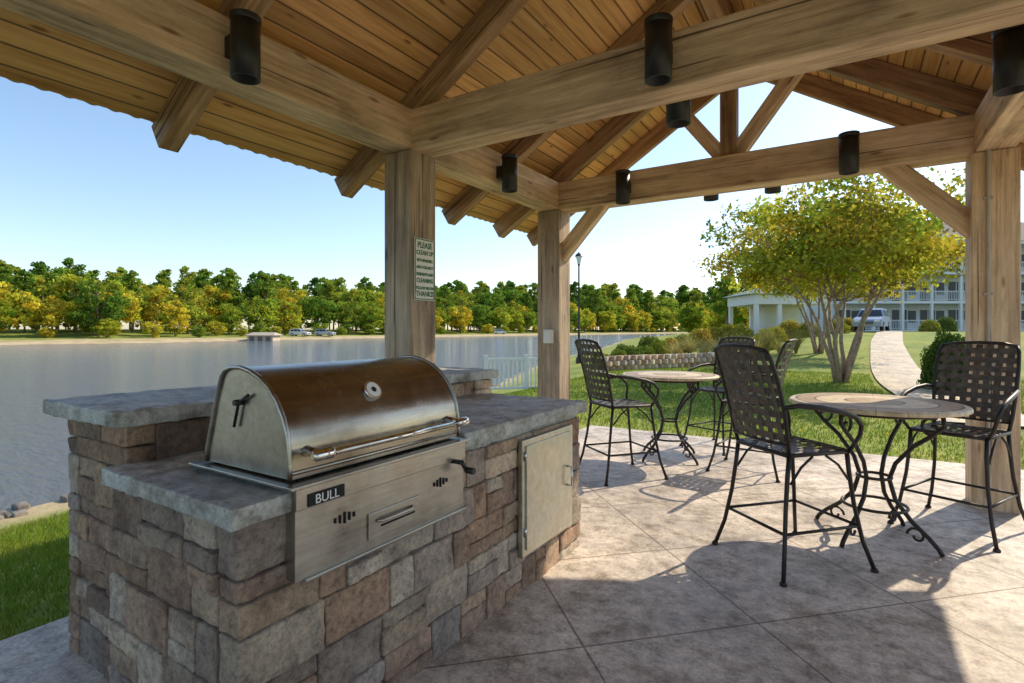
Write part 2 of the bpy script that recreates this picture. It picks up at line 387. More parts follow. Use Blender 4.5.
for zz in (.6,1.8,2.6): mb.box((XR-.05,YB-.165,zz),(.06,.03,.02),0)
mb.obj('conduit',[simple('grey_box',(.4,.36,.3),.5)],pav,.003)
mb=MB(); mb.box((XL+.02,YB-.175,1.42),(.13,.05,.17),0); mb.box((XL+.02,YB-.205,1.42),(.10,.015,.13),0); mb.obj('outlet_box',[M_white],pav,.006)
# lights
def light(x,y,z,dx,dy,name='wall_downlight'):
    mb=MB(); r=.08; h=.18
    mb.lathe([(0,h),(r,h),(r,-h),(r-.008,-h),(r-.008,-h+.1),(0,-h+.1)],(0,0,0),28,0)
    mb.lathe([(r+.004,h),(r+.004,h-.03),(r,h-.035)],(0,0,0),28,0)
    mb.box((-dx*(r+.02),-dy*(r+.02),.02),(.07 if dx else .1,.07 if dy else .1,.12),0)
    return mb.obj(name,[M_black],None,0,(x,y,z))
for x,y,z,dx,dy in [(XL+.26,1.78,3.13,1,0),(XL+.26,4.6,3.1,1,0),(-.98,YF-.255,3.17,0,-1),(-1.0,YF+.255,3.08,0,1),(-2.2,YB-.255,3.12,0,-1),(-.03,YB-.255,3.12,0,-1),(XR-.235,4.12,3.05,-1,0),(-1.35,YB+.255,3.15,0,1),(-.72,YB+.255,3.15,0,1)]:
    light(x,y,z,dx,dy)
# sign
sg=empty('notice_sign',(XL+.155+.008,YF,2.01))
mb=MB(); mb.box((0,0,0),(.008,.25,.52)); 
o=mb.obj('plate',[M_white],sg,.002)
mb=MB()
for z in (.25,-.25): mb.box((.0055,0,z),(.002,.24,.008))
for y in (.117,-.117): mb.box((.0055,y,0),(.002,.008,.5))
mb.obj('border',[M_green],sg)
for i,(tx,sz) in enumerate([('PLEASE',.058),('CLEAN UP',.045),('KITCHEN/GRILL',.028),('AREA FOR NEXT',.028),('RESIDENTS AND',.028),('CLEANING',.042),('FOLLOW BELOW',.028),('THANKS!',.052)]):
    cu=bpy.data.curves.new('txt','FONT'); cu.body=tx; cu.size=sz; cu.align_x='CENTER'; cu.extrude=.001; cu.offset=.0008; cu.materials.append(M_green)
    ob=bpy.data.objects.new(f'lettering_{i}',cu); scn.collection.objects.link(ob); ob.parent=sg; ob.location=(.006,0,.180-i*.058); ob.rotation_euler=(math.pi/2,0,math.pi/2); ob.scale=(1,1.2,1)

# ---------------------------------------------------------------- grill island
isl=empty('stone_grill_island')
PAL=[(.70,.53,.38),(.56,.39,.28),(.60,.50,.43),(.86,.73,.58),(.64,.44,.31),(.64,.53,.43),(.46,.34,.27),(.78,.62,.47),(.82,.72,.60),(.60,.43,.33),(.52,.46,.42)]
def rblock(mb,c,h,col,r=.012,seed=0):
    def ax(hh):
        rr=min(r,hh*.45); inner=max(1,int((2*hh-2*rr)/.03)); L=[-hh,-hh+rr*.35,-hh+rr]
        L+=[-hh+rr+(2*hh-2*rr)*k/inner for k in range(1,inner)]; L+=[hh-rr,hh-rr*.35,hh]; return L
    A=[ax(k) for k in h]; idx={};V=[];F=[]
    def vid(i,j,k):
        key=(i,j,k)
        if key in idx: return idx[key]
        p=Vector((A[0][i],A[1][j],A[2][k])); q=Vector([max(-(hh-min(r,hh*.45)),min(hh-min(r,hh*.45),pp)) for pp,hh in zip(p,h)])
        d=p-q
        if d.length>1e-9: dn=d.normalized(); p=q+dn*min(r,min(h)*.45)
        else: dn=Vector((0,0,0))
        w=Vector(c)+p; s=noise.noise(w*14+Vector((seed,0,0)))*.008+noise.noise(w*45)*.006
        V.append(w+dn*s); idx[key]=len(V)-1; return idx[key]
    n=[len(a)-1 for a in A]
    for a0,a1,a2 in ((0,1,2),(1,2,0),(2,0,1)):
        for side in (0,n[a2]):
            for i in range(n[a0]):
                for j in range(n[a1]):
                    def mk(ii,jj):
                        t=[0,0,0]; t[a0]=ii;t[a1]=jj;t[a2]=side; return vid(*t)
                    q=(mk(i,j),mk(i+1,j),mk(i+1,j+1),mk(i,j+1)); F.append(q if side else q[::-1])
    mb.add(V,F,0,col,True)
def stonewall(mb,axis,const,a0,a1,z0,z1_,courses,sign,dep=.11,seed=1,skip=None):
    rr=random.Random(seed); ch=(z1_-z0)/courses
    for k in range(courses):
        p=a0; 
        while p<a1-.01:
            w=rr.choice([.13,.17,.22,.27,.31])+rr.uniform(-.015,.015)
            if a1-(p+w)<.11: w=a1-p
            parts=[(0,1)] if rr.random()<.55 else rr.choice([[(0,.5),(.5,1)],[(0,.4),(.4,1)],[(0,.6),(.6,1)]])
            for f0,f1 in parts:
                zc0=z0+ch*(k+f0); zc1=z0+ch*(k+f1)
                if skip and skip(p,p+w,zc0,zc1): continue
                g_=.0035; jit=rr.uniform(-.010,.010); col=rr.choice(PAL); v=rr.uniform(.75,1.12); col=tuple(x*v for x in col)
                cc=const-sign*(dep/2)+sign*jit
                if axis=='y': c=(cc,p+w/2,(zc0+zc1)/2); h=(dep/2,w/2-g_,(zc1-zc0)/2-g_)
                else: c=(p+w/2,cc,(zc0+zc1)/2); h=(w/2-g_,dep/2,(zc1-zc0)/2-g_)
                rblock(mb,c,h,col,.010,rr.random()*50)
            p+=w
mb=MB()
XF=-1.60; Y0=.93; Y1=3.40; XB=-2.47; XO=-3.12; HT=.90; HB=1.11
gs=lambda p,q,a,b_: (p>1.12 and q<1.97 and a>.69) or (p>2.6 and q<3.17 and a>.25 and b_<.84)
stonewall(mb,'y',XF,Y0,Y1,-.01,HT,5,1,seed=3,skip=gs)
stonewall(mb,'x',Y0,XB-.02,XF-.115,-.01,HT,5,-1,seed=5)
stonewall(mb,'x',Y0+.07,XO+.115,XB-.02,-.01,HB,6,-1,seed=9)
stonewall(mb,'y',XO,Y0+.07,Y1+.18,-.01,HB,6,-1,seed=11)
stonewall(mb,'y',XB-.0,Y0+.17,Y1+.18,HT+.02,HB,1,1,seed=12)
stonewall(mb,'x',Y1,XB,XF-.115,-.01,HT,5,1,seed=13)
stonewall(mb,'x',Y1+.18,XO+.115,XB-.115,-.01,HB,6,1,seed=15)
mb.obj('stone_blocks',[M_stone],isl)
mb=MB(); mb.box(((XF+XB)/2,(Y0+Y1)/2,.43),(XF-XB-.06,Y1-Y0-.06,.86)); mb.box(((XB+XO)/2-.02,(Y0+Y1)/2+.12,.54),(XB-XO-.10,Y1-Y0-.02,1.09)); mb.obj('core',[simple('mortar',(.2,.165,.14),.95)],isl)
def slab(name,x0,x1,y0,y1,zt,th=.065,ser=1):
    mb=MB(); rblock(mb,((x0+x1)/2,(y0+y1)/2,zt-th/2),((x1-x0)/2,(y1-y0)/2,th/2),(1,1,1),.008,ser*7)
    return mb.obj(name,[M_slab],isl)
slab('counter_slab_near',XB+.003,-1.565,.895,1.13,.962)
slab('counter_slab_back',XB+.003,-2.13,1.133,2.03,.961)
slab('counter_slab_far',XB+.003,-1.565,2.034,Y1+.04,1.005,.075,3)
mb=MB(); mb.box((-2.02,2.7,.92),(.8,1.3,.06)); mb.obj('slab_bed',[M_slab],isl)
slab('bar_slab_1',XO-.07,XB+.03,.93,2.2,1.175,.065,4)
slab('bar_slab_2',XO-.07,XB+.03,2.204,Y1+.24,1.176,.065,5)
# door
mb=MB(); X=-1.58; yc,zc=2.885,.545
mb.box((X,yc,zc),(.03,.64,.66),0); mb.box((X+.018,yc,zc),(.012,.57,.59),0)
mb.obj('access_door',[M_door],isl,.004)
mb=MB(); mb.tube([(X+.024,3.11,.50),(X+.055,3.11,.50),(X+.055,3.11,.62),(X+.024,3.11,.62)],.007,8); 
for z in (.33,.76): mb.tube([(X+.02,2.592,z),(X+.02,2.592,z+.05)],.008,8)
mb.obj('door_handle',[M_chrome],isl)
# grill
gr=empty('barbecue_grill'); gy0,gy1=1.10,2.0
mb=MB(); XP=-1.545
mb.box((XP-.03,(gy0+gy1)/2,.82),(.06,gy1-gy0,.31),0)
mb.box((XP+.004,(gy0+gy1)/2,.94),(.012,gy1-gy0+.006,.075),0)
mb.box((XP-.29,(gy0+gy1)/2,.84),(.5,gy1-gy0-.02,.26),0)
mb.box((XP-.29,(gy0+gy1)/2,.985),(.64,gy1-gy0+.07,.012),0)
mb.box((XP+.006,(gy0+gy1)/2+.02,.665),(.02,gy1-gy0-.02,.012),0)
mb.obj('front_panel',[M_steel],gr,.003)
prof=[(-2.1,.995),(-2.095,1.04),(-2.03,1.25),(-1.995,1.335),(-1.97,1.358),(-1.93,1.370),(-1.87,1.372),(-1.81,1.36),(-1.75,1.337),(-1.70,1.305),(-1.655,1.26),(-1.62,1.205),(-1.598,1.15),(-1.588,1.09),(-1.585,1.04),(-1.585,.995)]
prof=[(x+.01,1+(z-.995)*.97) for x,z in prof]
mb=MB(); hy0,hy1=gy0+.005,gy1-.005; n=len(prof)
V=[(x,hy0,z) for x,z in prof]+[(x,hy1,z) for x,z in prof]
mb.add(V,[(i,i+n,i+1+n,i+1) for i in range(n-1)],0,(1,1,1),True)
for y,sg_ in ((hy0,-1),(hy1,1)):
    V=[(x,y,z) for x,z in prof]; f=tuple(range(n)); mb.add(V,[f if sg_<0 else f[::-1]],1)
    rim=[(x,y+sg_*.004,z) for x,z in prof]; mb.tube(rim,.009,6,1)
mb.tube([(-1.578,hy0,1.02),(-1.578,hy1,1.02)],.009,8,1)
mb.obj('hood',[M_hood,M_steel],gr)
mb=MB()
hz=1.085; hx=-1.49
mb.tube([(hx,gy0+.05,hz),(hx,gy1-.06,hz)],.012,12,0)
for y in (gy0+.07,gy1-.08): 
    mb.tube([(-1.58,y,hz+.0),(-1.54,y,hz),(hx,y,hz)],[.02,.014,.014],10,0); mb.tube([(hx,y-.045,hz),(hx,y-.03,hz),(hx,y+.03,hz),(hx,y+.045,hz)],[.010,.019,.019,.012],12,0)
tp=Vector((-1.645,1.52,1.25)); nn=Vector((.82,0,.57)).normalized()
mb.tube([tp,tp+nn*.018],.04,24,0); 
mb.obj('hood_handle',[M_chrome],gr)
mb=MB(); mb.tube([tp+nn*.018,tp+nn*.02],.033,24,0); mb.obj('thermometer_face',[M_white],gr)
mb=MB(); mb.tube([tp+nn*.0205,tp+nn*.0215],.012,16,0)
for yb in (1.30,1.83):
    for k in range(5):
        mb.tube([(XP+.001,yb+k*.021-.04,.845-abs(k-2)*.006),(XP+.001,yb+k*.021-.04,.805+abs(k-2)*.006)],.0055,6,0)
mb.tube([(XP+.004,1.47,.745),(XP+.004,1.66,.745)],.006,8,0)
mb.box((XP+.012,1.215,.93),(.006,.15,.042),0)
mb.obj('vents_and_badge',[M_dark],gr)
cu=bpy.data.curves.new('badge','FONT'); cu.body='BULL'; cu.size=.045; cu.align_x='CENTER'; cu.extrude=.001; cu.materials.append(M_white)
ob=bpy.data.objects.new('badge_lettering',cu); scn.collection.objects.link(ob); ob.parent=gr; ob.location=(XP+.0165,1.215,.914); ob.rotation_euler=(math.pi/2,0,math.pi/2)
mb=MB(); mb.tube([(XP+.0,1.92,.90),(XP+.05,1.92,.90),(XP+.055,1.92,.90)],.011,8,0); mb.tube([(XP+.05,1.92,.905),(XP+.055,1.95,.86)],.01,8,0); mb.tube([(XP+.055,1.95,.86),(XP+.10,1.95,.86)],.015,10,0)
mb.tube([(-1.80,hy0-.012,1.27),(-1.86,hy0-.012,1.24),(-1.89,hy0-.012,1.15)],.006,6,0); mb.tube([(-1.86,hy0-.002,1.24),(-1.86,hy0-.03,1.24)],.011,8,0)
mb.obj('crank_handle',[M_black],gr)
mb=MB(); mb.box((XP+.004,1.55,.755),(.008,.28,.10)); mb.tube([(XP+.01,1.45,.77),(XP+.026,1.47,.77),(XP+.026,1.63,.77),(XP+.01,1.65,.77)],.007,8); mb.obj('ash_drawer',[M_steel],gr,.002)

# ---------------------------------------------------------------- tables and chairs
def chair_mesh():
    mb=MB(); R=.013
    for sx in (-1,1):
        for sy in (-1,1):
            mb.tube([(sx*.23,sy*.22,.73),(sx*.232,sy*.235,.6),(sx*.245,sy*.26,.4),(sx*.275,sy*.295,.18),(sx*.315,sy*.34,.015)],[.014,.014,.013,.013,.013],8)
            mb.lathe([(0,0),(.022,0),(.022,.014),(.013,.022)],(sx*.317,sy*.342,0),10)
        mb.tube([(sx*.23,-.22,.73),(sx*.245,-.245,.85),(sx*.255,-.28,1.02),(sx*.258,-.33,1.2),(sx*.25,-.375,1.33),(sx*.235,-.40,1.375)],R,8)
        arm=[(sx*.256,-.29,1.03),(sx*.285,-.2,1.045),(sx*.305,-.05,1.03),(sx*.31,.1,1.0),(sx*.308,.2,.965),(sx*.302,.255,.91),(sx*.29,.26,.85),(sx*.265,.235,.78),(sx*.24,.22,.735)]
        mb.tube(arm,[.013,.016,.018,.018,.016,.014,.013,.013,.013],8)
        mb.tube([(sx*.235,.05,.72),(sx*.24,.14,.66),(sx*.24,.22,.56)],.008,6); mb.tube([(sx*.235,-.05,.72),(sx*.24,-.14,.66),(sx*.24,-.22,.56)],.008,6)
    def loop(pts,r): mb.tube(pts,r,8,0,(1,1,1),True)
    q=.262; z=.27
    for a,b_ in (((-q,q+.02),(q,q+.02)),((q,q+.02),(q,-q-.02)),((q,-q-.02),(-q,-q-.02)),((-q,-q-.02),(-q,q+.02))):
        mb.tube([(a[0],a[1],z),((a[0]+b_[0])/2,(a[1]+b_[1])/2,z+.0),(b_[0],b_[1],z)],.010,8)
    h=.235
    loop([(-h,-h+.02,.735),(-h,h-.03,.735),(-h+.03,h,.735),(h-.03,h,.735),(h,h-.03,.735),(h,-h+.02,.735),(h-.02,-h,.735),(-h+.02,-h,.735)],.014)
    mb.tube([(-.235,-.40,1.375),(-.14,-.425,1.395),(0,-.435,1.40),(.14,-.425,1.395),(.235,-.40,1.375)],R,8)
    mb.tube([(-.243,-.245,.80),(0,-.275,.80),(.243,-.245,.80)],.009,8)
    K=7; st=.063
    for k in range(K):
        o=(k-(K-1)/2)*st
        pts=[];pts2=[]
        for i in range(29):
            tt=-.22+.44*i/28; ph=math.pi*(tt/st)+ (math.pi if k%2 else 0)
            sag=-.018*(1-(tt/.22)**2)*(1-(o/.25)**2)
            pts.append((o,tt,.748+sag+.004*math.cos(ph))); pts2.append((tt,o,.748+sag-.004*math.cos(ph)*(1)))
        mb.ribbon(pts,(1,0,0),.046,1); mb.ribbon(pts2,(0,1,0),.046,1)
    def by(x,z):
        import bisect
        zz=[.73,.85,1.02,1.2,1.33,1.4]; yy=[-.22,-.245,-.28,-.33,-.375,-.40]
        i=min(max(bisect.bisect(zz,z)-1,0),4); f=(z-zz[i])/(zz[i+1]-zz[i]); y=yy[i]+f*(yy[i+1]-yy[i])
        return y-.035*(1-(x/.25)**2)
    KX=7; sx=.068
    for k in range(KX):
        x=(k-(KX-1)/2)*sx; pts=[]
        for i in range(30):
            z=.80+(1.385-.80)*i/29; ph=math.pi*(z/.07)+(math.pi if k%2 else 0); pts.append((x,by(x,z)+.004*math.cos(ph),z))
        mb.ribbon(pts,(1,0,0),.044,1)
    for k in range(8):
        z=.845+k*.07; pts=[]
        for i in range(24):
            x=-.25+.5*i/23; pts.append((x,by(x,z)-.004*math.cos(math.pi*x/sx+(math.pi if k%2 else 0)),z))
        mb.ribbon(pts,(0,-.25,.97),.046,1)
    return mb.mesh('patio_chair',[M_iron,M_strap])
CH=chair_mesh()
tabs=[(.13,4.70),(-1.82,6.30)]
def chair(X,Y,fx,fy):
    inst(CH,'patio_chair',(X,Y,0),math.atan2(fy,fx)-math.pi/2)
chair(-.35,3.97,.65,.72)
chair(.68,5.26,-.42,-.9)
chair(-2.04,5.30,.62,.78)
chair(-1.45,7.2,-.4,-.9)
chair(-.93,6.2,-.97,.1)
m,nt,b=newmat('mosaic_tabletop'); tc=N(nt,'ShaderNodeTexCoord'); sp=N(nt,'ShaderNodeSeparateXYZ'); nt.links.new(tc.outputs['Object'],sp.inputs[0])
rad=mathn(nt,'SQRT',mathn(nt,'ADD',mathn(nt,'POWER',sp.outputs[0],2.),mathn(nt,'POWER',sp.outputs[1],2.)))
ang=mathn(nt,'ARCTAN2',sp.outputs[1],sp.outputs[0])
base=ramp(nt,[(0,(.50,.36,.2)),(.16,(.50,.36,.2)),(.165,(.14,.1,.07)),(.185,(.72,.60,.40)),(.36,(.74,.62,.43)),(.365,(.16,.12,.08)),(.38,(.46,.33,.2)),(.48,(.46,.33,.2)),(.49,(.14,.1,.08)),(.505,(.72,.62,.44))],rad)
base.color_ramp.interpolation='CONSTANT'
nn=noisen(nt,tc.outputs['Object'],14,8,.8); rr=ramp(nt,[(.36,(.6,.54,.48)),(.62,(1.12,1.1,1.06))],nn.outputs[0])
c=mixc(nt,1.,base.outputs[0],rr.outputs[0],'MULTIPLY')
fr=mathn(nt,'FRACT',mathn(nt,'MULTIPLY',ang,20/6.28318)); gg=ramp(nt,[(.0,(.3,.25,.2)),(.06,(1,1,1)),(1,(1,1,1))],fr)
c=mixc(nt,.9,c,gg.outputs[0],'MULTIPLY'); nt.links.new(c,b.inputs['Base Color']); b.inputs['Roughness'].default_value=.5
M_top=m
def table_mesh():
    mb=MB(); R=.55
    mb.lathe([(0,.982),(R-.02,.982),(R-.006,.978),(R,.968),(R,.955),(R-.01,.948),(0,.948)],(0,0,0),64,0)
    for k in range(4):
        a=math.pi/4+k*math.pi/2; ca,sa=math.cos(a),math.sin(a)
        def P(r,z): return (r*ca,r*sa,z)
        mb.tube([P(.42,.93),P(.43,.86),P(.36,.79),P(.25,.70),P(.14,.56),P(.10,.44),P(.14,.30),P(.24,.18),P(.34,.10),P(.40,.04),P(.42,.005)],.015,8,1)
        sc=[]
        for i in range(16):
            t=i/15*2.2*math.pi; rr=.075*(1-i/19); sc.append(P(.36+rr*math.cos(t+1.2),.84+rr*math.sin(t+1.2)))
        mb.tube(sc,.011,8,1)
        sc=[]
        for i in range(14):
            t=i/13*2*math.pi; rr=.06*(1-i/18); sc.append(P(.27-rr*math.cos(t),.09+rr*math.sin(t)))
        mb.tube(sc,.009,6,1)
    for r,z in ((.105,.44),(.20,.235),(.40,.925)):
        mb.tube([(r*math.cos(t),r*math.sin(t),z) for t in np.linspace(0,2*math.pi,33)[:-1]],.011,8,1,(1,1,1),True)
    mb.tube([(-.4,0,.935),(.4,0,.935)],.012,6,1); mb.tube([(0,-.4,.936),(0,.4,.936)],.012,6,1)
    return mb.mesh('patio_table',[M_top,M_iron])
TM=table_mesh()
for X,Y in tabs: inst(TM,'patio_table',(X,Y,0),.3)

# ---------------------------------------------------------------- trees
def tree_proto(name,h,kind,seed,ls,ncl,nper,lm):
    r=np.random.default_rng(seed); mb=MB()
    lean=r.normal(size=2)*.03*h; pts=[(lean[0]*t*t,lean[1]*t*t,h*.92*t) for t in np.linspace(0,1,6)]
    r0=h*.014 if kind=='pine' else h*.02
    mb.tube(pts,[r0*(1-.8*t) for t in np.linspace(0,1,6)],7,0)
    cs=[];rs=[]
    for i in range(ncl):
        if kind=='pine':
            t=r.random(); z=h*(.30+.68*t); rad=h*.20*(1-t)**.5+.35; a=r.random()*6.28; q=rad*r.random()**.5; rr_=h*.058*(1.2-.5*t)
            cs.append((q*math.cos(a)+lean[0]*t,q*math.sin(a)+lean[1]*t,z+r.normal()*.2)); rs.append(rr_*(.7+.6*r.random()))
        else:
            d=r.normal(size=3); d/=np.linalg.norm(d); q=r.random()**.35
            cs.append((d[0]*h*.36*q,d[1]*h*.36*q,h*.53+d[2]*h*.42*q)); rs.append(h*.09*(.6+.8*r.random()))
    for i in range(0,ncl,4):
        c=cs[i]; z0=max(h*.15,c[2]-h*.16); mb.tube([(0,0,z0),(c[0]*.5,c[1]*.5,(z0+c[2])/2+.1),c],[r0*.4,r0*.25,r0*.1],5,0)
    cen=[];col=[]
    for c,rr_ in zip(cs,rs):
        d=r.normal(size=(nper,3)); d/=np.linalg.norm(d,axis=1)[:,None]; q=rr_*r.random(nper)**.4
        cen.append(np.array(c)+d*q[:,None]*np.array([1.15,1.15,.75])); v=.6+.75*r.random(); tint=1+.12*r.normal()
        col.append(np.tile([v*tint,v,v],(nper,1))*(.85+.3*r.random((nper,1))))
    mb.quads(np.concatenate(cen),ls,1,np.concatenate(col),r)
    return mb.mesh(name,[M_bark,lm])
PF=[tree_proto(f'autumn_tree_{i}',10,'round',i+1,.6,80,32,M_leaf_front) for i in range(4)]
PG=[tree_proto(f'green_tree_{i}',12,'round',i+11,.65,80,32,M_leaf_back) for i in range(2)]
PP=[tree_proto(f'pine_{i}',18,'pine',i+21,.7,100,30,M_leaf_back) for i in range(4)]
far=empty('distant_treeline')
fs=[(150,378),(131,375),(20,225),(-35,140),(-61,86),(-72,75),(-95,50),(-130,10)]
seg=[];tot=0
for a,bq in zip(fs[:-1],fs[1:]):
    L=math.hypot(bq[0]-a[0],bq[1]-a[1]); seg.append((tot,L,a,bq)); tot+=L
def alongfar(s,off):
    for t0,L,a,bq in seg:
        if s<=t0+L:
            f=(s-t0)/L; dx,dy=(bq[0]-a[0])/L,(bq[1]-a[1])/L
            return a[0]+dx*f*L-(-dy)*off*1.0, a[1]+dy*f*L+(-dx)*off*1.0
    return seg[-1][3]
R=random.Random(5)
def plant(protos,cx,cy,sc,sq=1):
    X,Y=C(cx,cy); inst(R.choice(protos),'tree',(X,Y,z1(X,Y)-.2),R.random()*6.28,(sc*R.uniform(.95,1.25),sc*R.uniform(.95,1.25),sc*sq),far)
s=6.
while s<tot-5:
    cx,cy=alongfar(s,R.uniform(8,13)); d=math.hypot(cx,cy)
    if R.random()<.6: plant(PF,cx,cy,R.uniform(.2,.42)*(1+d/400),.8)
    s+=R.uniform(2.2,5)*(1+d/250)
s=10.
while s<tot-5:
    cx,cy=alongfar(s,R.uniform(12,20)); d=math.hypot(cx,cy); 
    if R.random()<.9: plant(PF if R.random()<.8 else PG,cx,cy,R.uniform(.38,.62)+.0026*d)
    s+=R.uniform(3.2,5.5)*(1+d/300)
for off0,off1,p0,pr in ((21,31,3.6,.55),(33,46,3.8,.3),(48,64,4.2,.15),(70,95,5,.08)):
    s=4.
    while s<tot-5:
        cx,cy=alongfar(s,R.uniform(off0,off1)); d=math.hypot(cx,cy)
        x=R.random(); hh=R.uniform(.78,1.14)
        if x<pr*.6: plant(PF,cx,cy,hh*(.48+.0045*d))
        elif x<pr: plant(PG,cx,cy,hh*(.38+.0045*d))
        else: plant(PP,cx,cy,hh*(.24+.0036*d))
        s+=R.uniform(.7,1.3)*p0*(1+d/300)
for i in range(120):
    cx=R.uniform(60,190); cy=R.uniform(150,330)
    if cx/cy<.33: continue
    plant(PP if R.random()<.5 else PF,cx,cy,R.uniform(.8,1.2)*(1+cy/700))
for i in range(60):
    cx=R.uniform(22,110); cy=R.uniform(78,110)
    if cx/cy<.4: continue
    plant(PP if R.random()<.5 else PF,cx,cy,R.uniform(.6,.9))
for i in range(14):
    cy=R.uniform(120,190); cx=cy*R.uniform(.33,.45); plant(PF,cx,cy,R.uniform(.6,.9))

# crape myrtle (near)
def myrtle(name,cx,cy,sc,seed,nl=15000,ls=.15):
    r=np.random.default_rng(seed); rr=random.Random(seed); mb=MB(); tips=[]
    for k in range(7):
        a=k*.9+rr.uniform(-.3,.3); sp_=rr.uniform(.7,1.6)
        p=[(0.14*math.cos(a),.14*math.sin(a),0)]
        for i in range(1,6):
            t=i/5; p.append((math.cos(a)*(.14+sp_*t**1.4)+rr.uniform(-.08,.08),math.sin(a)*(.14+sp_*t**1.4)+rr.uniform(-.08,.08),3.1*t))
        mb.tube(p,[.075,.062,.055,.046,.038,.03],7,0)
        for j in range(8):
            b0=Vector(p[rr.choice([4,5,5])]); aa=a+rr.uniform(-1.4,1.4); ln=rr.uniform(1.0,2.7); el=rr.uniform(.12,1.25)
            e=b0+Vector((math.cos(aa)*math.cos(el),math.sin(aa)*math.cos(el),math.sin(el)))*ln
            mid=(b0+e)/2+Vector((0,0,.18)); mb.tube([b0,mid,e],[.026,.016,.007],5,0); tips+= [mid,e]
            for q in range(4):
                e2=e+Vector((rr.uniform(-.85,.85),rr.uniform(-.85,.85),rr.uniform(-.1,.7))); mb.tube([mid,(mid+e2)/2,e2],[.013,.009,.004],4,0); tips.append(e2)
    cen=[];col=[]; tips=[t for t in tips if t[2]>2.75]; per=nl//len(tips)
    for tpt in tips:
        if rr.random()<.12: continue
        d=r.normal(size=(per,3))*np.array([.27,.27,.15]); cen.append(np.array(tpt)+d); v=.5+.85*r.random(); col.append(np.tile([v*(1+.14*r.normal()),v,v],(per,1))*(.75+.5*r.random((per,1))))
    mb.quads(np.concatenate(cen),ls,1,np.concatenate(col),r)
    X,Y=C(cx,cy); o=mb.obj(name,[M_barkm,M_leaf_tree],None,0,(X,Y,z1(X,Y)-.05)); o.scale=(sc,sc,sc); o.rotation_euler=(0,0,seed)
myrtle('crape_myrtle_tree',9.6,15.6,.99,3,29000,.13)
myrtle('crape_myrtle_tree',15.2,26.5,1.0,5,12000,.18)

# shrubs
def bush_mesh(name,mat,seed,n=2600,ls=.09,spiky=False):
    r=np.random.default_rng(seed); mb=MB(); d=r.normal(size=(n,3)); d/=np.linalg.norm(d,axis=1)[:,None]; d[:,2]=abs(d[:,2])
    lump=np.array([1+.22*noise.noise(Vector(x)*2.2+Vector((seed,0,0))) for x in d.tolist()])
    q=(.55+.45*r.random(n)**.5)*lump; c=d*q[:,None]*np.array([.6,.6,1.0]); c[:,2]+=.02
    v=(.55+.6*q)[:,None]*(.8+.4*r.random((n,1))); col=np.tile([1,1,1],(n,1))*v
    for k in range(7): a=k*.9; mb.tube([(0,0,-.05),(.2*math.cos(a),.2*math.sin(a),.35),(.4*math.cos(a),.4*math.sin(a),.7)],[.02,.014,.006],5,0)
    mb.quads(c,ls,1,col,r); return mb.mesh(name,[M_bark,mat])
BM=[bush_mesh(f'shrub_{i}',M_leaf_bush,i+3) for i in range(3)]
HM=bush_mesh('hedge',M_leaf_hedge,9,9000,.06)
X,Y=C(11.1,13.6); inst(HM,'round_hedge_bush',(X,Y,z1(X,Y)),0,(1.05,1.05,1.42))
R=random.Random(12)
def px(pxx,d): return ((pxx-512)/535*d,d)
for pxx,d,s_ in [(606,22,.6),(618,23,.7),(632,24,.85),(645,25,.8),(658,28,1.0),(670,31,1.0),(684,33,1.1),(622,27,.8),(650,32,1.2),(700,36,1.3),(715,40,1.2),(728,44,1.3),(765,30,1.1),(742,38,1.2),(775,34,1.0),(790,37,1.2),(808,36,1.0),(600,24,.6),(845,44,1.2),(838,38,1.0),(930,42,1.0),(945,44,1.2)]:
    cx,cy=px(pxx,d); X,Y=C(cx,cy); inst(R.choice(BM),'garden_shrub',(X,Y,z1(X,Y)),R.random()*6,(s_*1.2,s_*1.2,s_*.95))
def tuft(seed):
    r=random.Random(seed); mb=MB()
    for k in range(260):
        a=r.random()*6.28; sp_=r.uniform(.1,.75); h=r.uniform(.7,1.15); p=[]
        for i in range(5):
            t=i/4; p.append((math.cos(a)*(.05+sp_*t*t),math.sin(a)*(.05+sp_*t*t),h*(t-.25*t*t*sp_)))
        v=r.uniform(.7,1.25); V=[];w=Vector((-math.sin(a),math.cos(a),0))
        for i,q in enumerate(p): q=Vector(q); ww=.012*(1-i/5); V+=[q-w*ww,q+w*ww]
        mb.add(V,[(2*i,2*i+1,2*i+3,2*i+2) for i in range(4)],0,(v,v,v))
    return mb.mesh('tuft',[M_reed])
TF=[tuft(i) for i in range(2)]
for pxx,d,s_ in [(704,24,1),(716,25,1.1),(728,24,1.2),(742,27,1.2),(756,25,1.1),(768,28,1.3),(782,24,1.0),(796,27,1.2),(690,28,1.2),(676,25,1)]:
    cx,cy=px(pxx,d); X,Y=C(cx,cy); inst(R.choice(TF),'ornamental_grass',(X,Y,z1(X,Y)),R.random()*6,s_)

